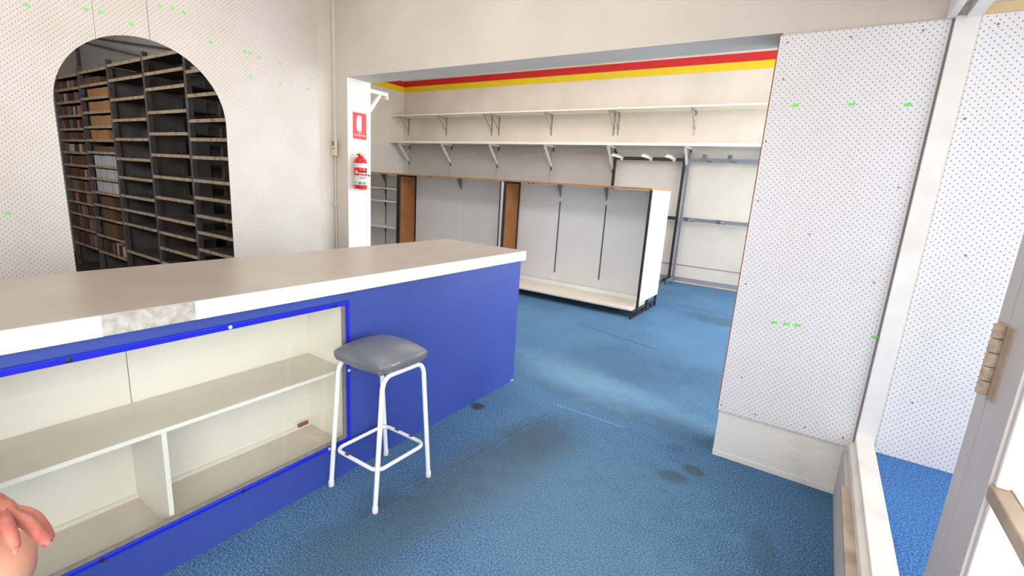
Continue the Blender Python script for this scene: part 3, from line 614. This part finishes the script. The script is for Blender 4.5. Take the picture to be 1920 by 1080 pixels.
# ------------------------------------------------------------------ rack frames on the far wall
YR = 8.47
def rack(x0, x1, mat, arm_mat, tipm, arms_top, arms_mid, label, foot=True, pegs=False):
    t = thing('clothes_rack_frame', ((x0 + x1) / 2, YR, 0), label, 'rack')
    for x in (x0, x1):
        B(x - 0.02, x + 0.02, YR - 0.02, YR + 0.02, 0.05, 2.21).build('upright', mat, t)
        if foot:
            B(x - 0.02, x + 0.02, 8.10, YR + 0.06, 0.055, 0.095).build('foot', mat, t)
            for yy in (8.12, YR + 0.03): MB().lathe([(0.02, 0), (0.02, 0.01), (0.008, 0.012), (0.008, 0.054)], (x, yy, 0), 10).build('levelling_foot', M['chrome'], t)
    for z in (2.095, 1.115):
        B(x0 + 0.02, x1 - 0.02, YR - 0.015, YR + 0.015, z - 0.028, z + 0.028).build('rail', mat, t)
    for z, lst in ((2.095, arms_top), (1.115, arms_mid)):
        for x in lst:
            a = MB().bar((x, 8.00, z + 0.012), (x, YR - 0.016, z), 0.05 if pegs else 0.04, 0.028).build('arm', arm_mat, t)
            B(x - 0.025, x + 0.025, YR - 0.026, YR - 0.0155, z - 0.035, z + 0.025).build('clamp', arm_mat, a)
            if pegs:
                for k in range(5): B(x - 0.005, x + 0.005, 8.02 + k * 0.08, 8.03 + k * 0.08, z + 0.024 - k * 0.001, z + 0.052 - k * 0.001).build('peg', arm_mat, a)
            elif tipm: B(x - 0.03, x + 0.03, 7.97, 8.01, z - 0.01, z + 0.05).build('tip_block', tipm, a)
    return t
M['arm_cream'] = M['cream_lam']
rack(-3.36, -2.13, M['black'], M['cream_lam'], None, (-3.23, -2.70, -2.30), (), 'black steel rack frame with cream arms against the far wall', pegs=True)
rack(-2.06, -0.72, M['steel'], M['steel'], M['darksteel'], (-1.72, -1.35), (-1.86, -1.37), 'grey steel rack frame with four grey arms at the right of the far wall')

# ------------------------------------------------------------------ gondola units
def gondola(x0, x1, ups, label, black_strips=True, shelves=(), ext=False, brown=True, base=True):
    t = thing('gondola_shelving', ((x0 + x1) / 2, 6.0, 0), label, 'shelving unit')
    g0, g1, yb = 5.668, 6.445, 6.04
    B(x0 - 0.012, x1 + 0.012, g0 - 0.004, g1, 1.545, 1.565).build('top_board', M['orange_edge'], t)
    n = len(ups) + 1; xs2 = [x0 + 0.03] + list(ups) + [x1 - 0.03]
    for i in range(n):
        a, b = xs2[i] + 0.008, xs2[i + 1] - 0.008
        B(a, b, yb, yb + 0.006, 0.178, 1.535).build('back_sheet', M['peg_gon'], t)
    B(x0 + 0.01, x1 - 0.01, yb + 0.022, yb + 0.028, 0.178, 1.535).build('rear_sheet', M['peg_gon'], t)
    for x in ups:
        B(x - 0.010, x + 0.010, yb + 0.002, yb + 0.02, 0.10, 1.54).build('upright', M['cream_lam'], t)
        if black_strips:
            B(x - 0.009, x + 0.009, yb - 0.004, yb + 0.0015, 0.30, 1.315 if not shelves else 1.44).build('slotted_strip', M['darksteel'] if not shelves else M['black'], t)
            B(x - 0.014, x + 0.014, yb - 0.006, yb + 0.0015, 0.10, 0.175).build('lower_strip', M['black'], t)
        br = MB().poly([(x - 0.007, yb - 0.006, 1.543), (x - 0.007, 5.92, 1.543), (x - 0.007, yb - 0.006, 1.375), (x + 0.007, yb - 0.006, 1.543), (x + 0.007, 5.92, 1.543), (x + 0.007, yb - 0.006, 1.375)],
                       [(0, 1, 2), (5, 4, 3), (0, 3, 4, 1), (1, 4, 5, 2), (2, 5, 3, 0)])
        br.build('top_bracket', M['steel'], t)
    for x, s_ in ((x0, 1), (x1, -1)):
        B(x - 0.014, x + 0.014, g0, g0 + 0.026, 0.0, 1.545).build('corner_post', M['black'], t)
        B(x - 0.014, x + 0.014, g1 - 0.026, g1, 0.0, 1.545).build('corner_post', M['black'], t)
        B(x - 0.012, x + 0.012, yb - 0.002, yb + 0.03, 0.0, 1.545).build('corner_post', M['black'], t)
        if s_ == -1 and ext:
            for za, zb in ((0.160, 0.745), (0.748, 1.15), (1.153, 1.545)):
                B(x + 0.001, x + 0.016, g0 + 0.022, g1 + 0.012, za, zb).build('end_panel', M['white_lam'], t)
            B(x - 0.008, x + 0.0005, g0 + 0.027, yb - 0.003, 0.16, 1.545).build('end_lining', M['white_lam'], t)
        else:
            B(x - 0.006, x + 0.006, g0 + 0.0265, yb - 0.003, 0.16, 1.515).box(x - 0.006, x + 0.006, yb + 0.031, g1 - 0.027, 0.16, 1.515).build('end_panel', M['masonite'] if s_ == 1 else M['white_lam'], t)
            B(x - 0.010, x + 0.010, g0 + 0.0265, yb - 0.003, 1.517, 1.5445).build('end_rail', M['black'], t)
        B(x - 0.012, x + 0.012, 5.455, 6.36, 0.001, 0.026).build('floor_rail', M['black'], t)
        B(x - 0.012, x + 0.012, 5.50, 6.44, 0.068, 0.092).build('base_rail', M['black'], t)
        for yy in (5.60, 5.90, 6.23): B(x - 0.013, x + 0.013, yy, yy + 0.026, 0.026, 0.068).build('base_block', M['black'], t)
    if base:
        B(x0 + 0.016, x1 - 0.016, 5.503, yb - 0.02, 0.0925, 0.112).build('base_shelf', M['cream_board'], t)
        B(x0 + 0.016, x1 - 0.016, 5.500, 5.503, 0.0925, 0.112).build('base_shelf_edge', M['cream_board'], t)
        B(x0 + 0.016, x1 - 0.016, yb - 0.018, yb - 0.008, 0.113, 0.177).build('kick_board', M['white_lam'], t)
    for z in shelves:
        sh = B(x0 + 0.02, x1 - 0.02, 5.74, yb - 0.02, z, z + 0.018).build('shelf', M['cream_lam'], t)
        for x in ups:
            MB().bar((x, 5.86, z - 0.006), (x, yb - 0.005, z - 0.012), 0.008, 0.012).bar((x, yb - 0.012, z - 0.01), (x, yb - 0.012, z - 0.10), 0.008, 0.018).build('shelf_bracket', M['black'], sh)
    return t
gondola(-3.848, -1.763, (-3.143, -2.454), 'empty pegboard-backed gondola unit with white end panel, nearest the opening', ext=True)
gondola(-5.962, -3.915, (-4.94,), 'middle empty gondola unit between two brown end panels', black_strips=False)
gondola(-8.05, -6.000, (-7.3, -6.68), 'leftmost gondola unit fitted with three narrow shelves', shelves=(1.295, 1.078, 0.628))
B_ = B(-3.8995, -3.869, 5.655, 5.69, 0.0, 1.540).build('silver_post', M['post_grey']); tag(B_, 'slim silver post standing in the gap between two gondola units', 'post')

# ------------------------------------------------------------------ storeroom rack
PX = [-8.80, -7.88, -6.955, -6.02, -5.135, -4.36]
rk = thing('storage_rack', (-6.6, 2.4, 0), 'tall dark steel storage rack of many narrow shelves seen through the arch', 'rack')
YR0, YR1 = 2.22, 2.55
for i, x in enumerate(PX):
    B(x - 0.022, x + 0.022, YR0, YR0 + 0.045, 0, 2.575).build('post', M['rack'], rk)
    B(x - 0.022, x + 0.022, YR1 - 0.045, YR1, 0, 2.575).build('post', M['rack'], rk)
    if i <= 3: B(x - 0.004, x + 0.004, YR0 + 0.046, YR1 - 0.046, 0.02, 2.50).build('side_sheet', M['rack'], rk)
levels = [
    [2.49, 2.337, 2.182, 2.016, 1.853, 1.715, 1.562, 1.40, 1.245, 1.07, 0.914, 0.755, 0.56, 0.34],
    [2.50, 2.345, 2.20, 2.04, 1.873, 1.718, 1.576, 1.413, 1.261, 1.09, 0.933, 0.77, 0.544, 0.327],
    [2.514, 2.359, 2.155, 1.937, 1.733, 1.52, 1.311, 1.102, 0.941, 0.777, 0.446, 0.2],
    [2.516, 2.366, 2.22, 1.997, 1.79, 1.58, 1.36, 1.145, 0.931, 0.772, 0.60, 0.437, 0.2],
    [2.51, 2.33, 2.124, 1.903, 1.737, 1.576, 1.362, 1.20, 1.026, 0.864, 0.692, 0.5, 0.25]]
for b in range(5):
    x0, x1 = PX[b] + 0.024, PX[b + 1] - 0.024
    for z in levels[b]:
        sh = B(x0, x1, YR0 + 0.004, YR1 - 0.046, z - 0.012, z).build('shelf', M['rack_board'], rk)
        B(x0, x1, YR0 - 0.004, YR0 + 0.0035, z - 0.027, z + 0.003).build('shelf_lip', M['rack_edge'] if b >= 2 else M['rack_edge'], sh)
        if b >= 3:
            B(x0, x0 + 0.006, YR0 + 0.046, YR1 - 0.046, z - 0.040, z - 0.0125).build('side_rail', M['rack'], sh)
            B(x0, x1, YR1 - 0.012, YR1 - 0.002, z - 0.034, z + 0.010).build('rear_rail', M['rack'], sh)
    if b <= 2: B(x0, x1, YR1 - 0.044, YR1 - 0.040, 0.05, 2.50).build('back_sheet', M['rack_back'], rk)
for a_, b_ in (((-9.45, 2.70, 3.13), (-6.35, 2.40, 2.58)), ((-8.96, 2.80, 3.14), (-5.6, 2.55, 2.60))):
    MB().tube([a_, b_], 0.012, 8).build('brace_rod', M['rack'], rk)
MB().tube([(-9.86, 2.81, 0.0), (-9.86, 2.81, 3.3)], 0.02, 8).build('downpipe', M['rack']); tag(bpy.data.objects['downpipe'], 'dark thin pipe in the far left corner of the storeroom', 'pipe')

tag(B(-6.05, -4.0, 2.815, 2.838, 0, 2.9).build('shade_board', M['rack_board']), 'added dark board to shade the open right-hand bays of the storage rack', 'board')  # dark sheet added so the open bays look shaded
# books and boxes
cols = {'brown': srgb(112, 78, 56), 'tan': srgb(170, 130, 92), 'dark red': srgb(104, 54, 48), 'grey': srgb(120, 114, 112), 'cream': srgb(206, 190, 166), 'dark': srgb(70, 56, 50)}
for k, v in cols.items(): M['bk_' + k] = paint('book_cover_' + k.replace(' ', '_'), v, tuple(c * 0.8 for c in v[:3]) + (1,), 25, 0.7)
M['page'] = paint('paper_pages', srgb(200, 186, 160), None, 60, 0.9)
M['card'] = paint('cardboard', srgb(186, 140, 92), srgb(168, 124, 80), 10, 0.8)
M['card_d'] = paint('cardboard_dark', srgb(112, 84, 64), None, 10, 0.8)
M['binder'] = paint('pale_binder', srgb(206, 208, 216), srgb(190, 190, 200), 20, 0.4)
meshes = {}
def book_mesh(col):
    if col in meshes: return meshes[col]
    mb = MB(); w, d, h = 1, 1, 1
    P = M['bk_' + col] if 'bk_' + col in M else M[col]
    mb.box(-.5, -.42, 0, 1, 0, 1, P).box(.42, .5, 0, 1, 0, 1, P).box(-.42, .42, 0, .06, 0, 1, P).box(-.42, .42, .06, .96, .03, .97, M['page'])
    me = bpy.data.meshes.new('book'); me.from_pydata(mb.v, [], mb.f)
    for q in mb.mats: me.materials.append(q)
    for p, i in zip(me.polygons, mb.mi): p.material_index = i
    meshes[col] = me; return me
def box_mesh(key, mat):
    if key in meshes: return meshes[key]
    mb = MB().box(-.5, .5, 0, 1, 0, 1, mat).box(-.5, .5, -.012, 0, .72, 1.0, mat).box(-.12, .12, -.008, 0, .40, .52, M['label_white'] if key == 'binder' else mat)
    me = bpy.data.meshes.new(key); me.from_pydata(mb.v, [], mb.f)
    for q in mb.mats: me.materials.append(q)
    for p, i in zip(me.polygons, mb.mi): p.material_index = i
    meshes[key] = me; return me
ordn = ['top', 'second', 'third', 'fourth', 'fifth', 'sixth', 'seventh', 'eighth', 'ninth', 'tenth', 'eleventh', 'twelfth', 'thirteenth', 'fourteenth']
def put(me, name, x, y, z, w, d, h, tilt, label, cat, group):
    o = bpy.data.objects.new(name, me); C.objects.link(o); o.location = (x, y, z + 0.0006); o.scale = (w, d, h); o.rotation_euler = (0, tilt, 0)
    tag(o, label, cat, group); return o
for r in range(13):
    z = levels[0][r + 1]; gap = levels[0][r] - z - 0.03; x = PX[0] + 0.05
    if r == 0: gap = 0.12
    cnt = 0
    while x < PX[1] - 0.09:
        w = random.uniform(0.055, 0.10)
        if x + w > PX[1] - 0.03: break
        col = random.choice(['brown', 'brown', 'tan', 'dark red', 'grey', 'dark', 'cream'] if r < 9 else ['brown', 'dark', 'dark red', 'grey', 'tan'])
        if random.random() < 0.93:
            cnt += 1
            put(book_mesh(col), 'book', x + w / 2, YR0 + 0.02 + random.uniform(0, 0.02), z, w * 0.93, 0.18, gap * random.uniform(0.72, 0.9), 0,
                '%s old book, %s from left, %s shelf down, leftmost rack bay' % (col, ordn[cnt - 1] if cnt > 1 else 'first', ordn[r]), 'book', 'books on the %s shelf of the leftmost rack bay' % ordn[r])
        x += w
def row2(r, key, name, mat, n, x0, x1, frac, label, cat, jitter=0.01):
    z = levels[1][r + 1]; gap = levels[1][r] - z - 0.03; w = (x1 - x0) / n
    for k in range(n):
        put(box_mesh(key, mat), name, x0 + w * (k + .5), YR0 + 0.03 + random.uniform(0, jitter), z, w * (0.80 if key == 'binder' else 0.94), 0.20, gap * frac * random.uniform(0.96, 1.0), 0, label if n == 1 else label + ', %s from left' % (ordn[k] if k else 'first'), cat, label.split(' ', 1)[1] + ' row')
xa, xb = PX[1] + 0.05, PX[2] - 0.04
row2(0, 'card_d', 'cardboard_box', M['card_d'], 2, xa, xb - 0.3, 0.7, 'dark cardboard box lying on the top shelf of the second rack bay', 'box')
for r in (1, 2, 3): row2(r, 'card', 'file_box', M['card'], [6, 6, 5][r - 1], xa + 0.10, xb, 0.9, 'tan cardboard file box on the %s shelf of the second rack bay' % ordn[r], 'box')
row2(4, 'card', 'file_box', M['card'], 3, xa + 0.05, xb - 0.22, 0.92, 'tan cardboard file box on the fifth shelf of the second rack bay', 'box')
row2(5, 'card_d', 'cardboard_box', M['card_d'], 3, xa + 0.08, xb - 0.1, 0.6, 'dark cardboard box on the sixth shelf of the second rack bay', 'box')
for r in (6, 7, 8): row2(r, 'binder', 'ring_binder', M['binder'], 9 - (r - 6), xa + 0.05, xb - 0.08, 0.92, 'pale silver folder standing on the %s shelf of the second rack bay' % ordn[r], 'binder')
for r in (9, 10, 11): row2(r, 'card_d', 'cardboard_box', M['card_d'], 1, xa + 0.12, xb - 0.3, 0.8, 'single dark cardboard box on the %s shelf of the second rack bay' % ordn[r], 'box')
z = levels[1][13]; x = xa + 0.05; nn = 0
while x < xb - 0.07:
    nn += 1; w = random.uniform(0.05, 0.09); col = random.choice(['brown', 'dark', 'grey', 'cream', 'dark red'])
    put(book_mesh(col), 'book', x + w / 2, YR0 + 0.03, z, w * 0.93, 0.18, 0.15 * random.uniform(0.8, 1), 0, '%s old book, %s from left, lowest filled shelf, second rack bay' % (col, ordn[nn - 1] if nn > 1 else 'first'), 'book', 'books on the lowest visible shelf of the second rack bay'); x += w

# ------------------------------------------------------------------ seated person (only hand and knee reach the picture)
def skinned(name, chains, mat, parent, sub=2, root=0):
    """chains: list of lists of (point, radius); identical points are shared"""
    bm_v = []; idx = {}; edges = []; rad = []
    for ch in chains:
        prev = None
        for p, r in ch:
            key = tuple(round(c, 4) for c in p)
            if key not in idx: idx[key] = len(bm_v); bm_v.append(p); rad.append(r)
            i = idx[key]
            if prev is not None and prev != i: edges.append((prev, i))
            prev = i
    me = bpy.data.meshes.new(name); me.from_pydata(bm_v, edges, [])
    bm = bmesh.new(); bm.from_mesh(me); lay = bm.verts.layers.skin.verify(); bm.verts.ensure_lookup_table()
    for i, r in enumerate(rad):
        bm.verts[i][lay].radius = r if isinstance(r, tuple) else (r, r)
    bm.verts[root][lay].use_root = True; bm.to_mesh(me); bm.free()
    o = bpy.data.objects.new(name, me); C.objects.link(o)
    sk = o.modifiers.new('skin', 'SKIN'); sk.use_smooth_shade = True; sk.branch_smoothing = 0.6
    ss = o.modifiers.new('sub', 'SUBSURF'); ss.levels = sub; ss.render_levels = sub
    dg = bpy.context.evaluated_depsgraph_get(); me2 = bpy.data.meshes.new_from_object(o.evaluated_get(dg)); o.modifiers.clear(); o.data = me2
    me2.materials.clear(); me2.materials.append(mat)
    for p in me2.polygons: p.use_smooth = True
    if parent: o.parent = parent; o.location = -parent.location
    return o
SX, SY = -1.50, -0.42
make_stool('grey vinyl bar stool under the seated person at the left edge', SX + 0.03, SY)
pe = thing('person', (SX, SY, 0), 'bare-kneed seated person at the lower left edge resting a hand on the knee', 'person')
hip = Vector((SX, SY, 0.855)); kn = Vector((-1.316, 0.150, 0.660))
mid = hip.lerp(kn, 0.5)
knee2 = Vector((-1.60, 0.02, 0.68)); hipL = Vector((SX - 0.08, SY + 0.02, 0.84)); hipR = Vector((SX + 0.08, SY + 0.02, 0.84))
ank = Vector((-1.42, -0.02, 0.28)); ank2 = Vector((-1.60, -0.06, 0.28))
chest = Vector((SX, SY - 0.02, 1.18)); neck = Vector((SX, SY + 0.0, 1.38)); head = Vector((SX, SY + 0.03, 1.50))
shR = Vector((SX + 0.17, SY - 0.01, 1.30)); shL = Vector((SX - 0.17, SY - 0.01, 1.30))
elR = Vector((-1.36, -0.28, 1.02)); wrR = Vector((-1.345, 0.115, 0.835))
elL = Vector((SX - 0.20, SY + 0.02, 1.03)); wrL = Vector((SX - 0.12, SY + 0.28, 0.88))
palm = Vector((-1.272, 0.150, 0.806)); palm0 = Vector((-1.306, 0.138, 0.826))
V = Vector
body = [
    [(hip, 0.12), (V((SX, SY - 0.01, 0.98)), (0.135, 0.105)), (chest, (0.15, 0.11)), (V((SX, SY, 1.31)), (0.10, 0.08)), (neck, 0.052), (V((SX, SY + 0.015, 1.44)), 0.055), (head, 0.078), (V((SX, SY + 0.02, 1.60)), 0.070)],
    [(hip, 0.12), (hipR, 0.092), (V(hipR).lerp(kn, 0.5), 0.074), (V(hipR).lerp(kn, 0.86), 0.074), (kn, 0.094), (V(kn).lerp(ank, 0.16) , 0.068), (V(kn).lerp(ank, 0.42), 0.055), (ank, 0.034), (ank + V((0.01, 0.04, -0.055)), 0.034), (ank + V((0.02, 0.15, -0.07)), (0.036, 0.022))],
    [(hip, 0.12), (hipL, 0.092), (V(hipL).lerp(knee2, 0.5), 0.074), (knee2, 0.060), (V(knee2).lerp(ank2, 0.4), 0.055), (ank2, 0.034), (ank2 + V((0.01, 0.04, -0.055)), 0.034), (ank2 + V((0.02, 0.15, -0.07)), (0.036, 0.022))],
    [(V((SX, SY, 1.31)), (0.10, 0.08)), (shR, 0.058), (shR.lerp(elR, 0.5), 0.047), (elR, 0.040), (elR.lerp(wrR, 0.3), 0.042), (wrR, 0.028), (palm0, 0.030)],
    [(V((SX, SY, 1.31)), (0.10, 0.08)), (shL, 0.058), (shL.lerp(elL, 0.5), 0.047), (elL, 0.040), (wrL, 0.028), (wrL + V((0.02, 0.07, -0.02)), (0.038, 0.016)), (wrL + V((0.03, 0.14, -0.04)), (0.03, 0.010))],
]
skinned('body', body, M['skin_knee'], pe, 2)
# right hand: palm and five fingers in one surface
k = [V((-1.262, 0.176, 0.797)), V((-1.238, 0.163, 0.805)), V((-1.216, 0.149, 0.813)), V((-1.208, 0.130, 0.822))]
hand = [
    [(wrR, 0.029), (palm0, (0.034, 0.020)), (palm, (0.030, 0.019))],
    [(palm, (0.030, 0.019)), (k[0], 0.0125), (V((-1.246, 0.197, 0.777)), 0.0108), (V((-1.218, 0.203, 0.755)), 0.0106), (V((-1.195, 0.204, 0.740)), 0.0092)],
    [(palm, (0.030, 0.019)), (k[1], 0.0135), (V((-1.205, 0.180, 0.789)), 0.0136), (V((-1.175, 0.188, 0.772)), 0.0124), (V((-1.153, 0.193, 0.760)), 0.0106)],
    [(palm, (0.030, 0.019)), (k[2], 0.0135), (V((-1.176, 0.150, 0.802)), 0.0120), (V((-1.167, 0.150, 0.787)), 0.0110), (V((-1.160, 0.150, 0.772)), 0.0095)],
    [(palm, (0.030, 0.019)), (k[3], 0.0130), (V((-1.186, 0.118, 0.806)), 0.0105), (V((-1.180, 0.112, 0.786)), 0.0095), (V((-1.176, 0.108, 0.772)), 0.0085)],
    [(palm0, (0.034, 0.020)), (V((-1.290, 0.105, 0.800)), 0.014), (V((-1.262, 0.080, 0.775)), 0.0125), (V((-1.250, 0.072, 0.755)), 0.0105)],
]
hd_ = skinned('hand', hand, M['skin'], pe, 2)
def nail(tip, prev, up):
    tip, prev = V(tip), V(prev); d = (tip - prev).normalized(); u = (V(up) - d * V(up).dot(d)).normalized(); s_ = d.cross(u)
    c = tip + u * 0.0078 - d * 0.001; P = []
    for a, b2, h in ((-1, -1, 0), (0, -1.2, .0012), (1, -1, 0), (-1, 1, -.001), (0, 1.3, .0006), (1, 1, -.001)): P.append(c + s_ * a * 0.0044 + d * b2 * 0.0046 + u * h)
    o = MB().poly(P, [(0, 1, 4, 3), (1, 2, 5, 4)]).build('fingernail', M['nail'], None); o.parent = hd_; o.location = (0, 0, 0); 
    o.location = V((0, 0, 0)); return o
cam_side = V((0.7, -0.1, 0.65))
nail((-1.153, 0.193, 0.760), (-1.175, 0.188, 0.772), cam_side); nail((-1.160, 0.150, 0.772), (-1.167, 0.150, 0.787), cam_side); nail((-1.195, 0.204, 0.740), (-1.218, 0.203, 0.755), cam_side)
# clothing, hair, face
def shell(name, chains, mat): return skinned(name, chains, mat, pe, 2)
shell('shirt', [[(V((SX, SY - 0.0, 0.84)), (0.155, 0.13)), (V((SX, SY - 0.01, 0.98)), (0.15, 0.122)), (chest, (0.165, 0.125)), (V((SX, SY, 1.31)), (0.115, 0.092)), (V((SX, SY, 1.36)), (0.07, 0.065))],
                [(V((SX, SY, 1.31)), (0.115, 0.092)), (shR, 0.068), (shR.lerp(elR, 0.55), 0.060)], [(V((SX, SY, 1.31)), (0.115, 0.092)), (shL, 0.068), (shL.lerp(elL, 0.55), 0.060)]], M['shirt'])
shell('shorts', [[(V((SX, SY, 0.86)), (0.14, 0.12)), (hip, 0.135), (hipR, 0.104), (hipR.lerp(kn, 0.42), 0.088)], [(hip, 0.135), (hipL, 0.104), (hipL.lerp(knee2, 0.45), 0.088)]], M['shorts'])
shell('hair', [[(head + V((0, -0.04, 0.01)), 0.070), (V((SX, SY - 0.01, 1.60)), 0.078), (V((SX, SY + 0.03, 1.635)), 0.060)]], M['hair'])
for s_ in (-1, 1):
    MB().lathe([(0.003, -.011), (0.010, -.006), (0.012, 0), (0.010, .006), (0.003, .011)], (SX + s_ * 0.030, SY + 0.108, 1.545), 10).build('eye', M['sign_white'], pe, smooth=True)
    MB().lathe([(0.004, -.028), (0.012, -.012), (0.014, .010), (0.005, .028)], (SX + s_ * 0.083, SY + 0.02, 1.53), 10).build('ear', M['skin'], pe, smooth=True)
MB().tube([(SX, SY + 0.105, 1.55), (SX, SY + 0.128, 1.515), (SX, SY + 0.112, 1.505)], [0.007, 0.014, 0.010], 10).build('nose', M['skin'], pe, smooth=True)
MB().tube([(SX - 0.022, SY + 0.100, 1.478), (SX, SY + 0.108, 1.476), (SX + 0.022, SY + 0.100, 1.478)], [0.003, 0.006, 0.003], 8).build('mouth', M['skin'], pe, smooth=True)
for a_ in (ank, ank2):
    skinned('shoe', [[(a_ + V((0.005, 0.0, -0.055)), (0.042, 0.036)), (a_ + V((0.012, 0.08, -0.066)), (0.046, 0.03)), (a_ + V((0.022, 0.17, -0.074)), (0.042, 0.022))]], M['shoe'], pe, 2)
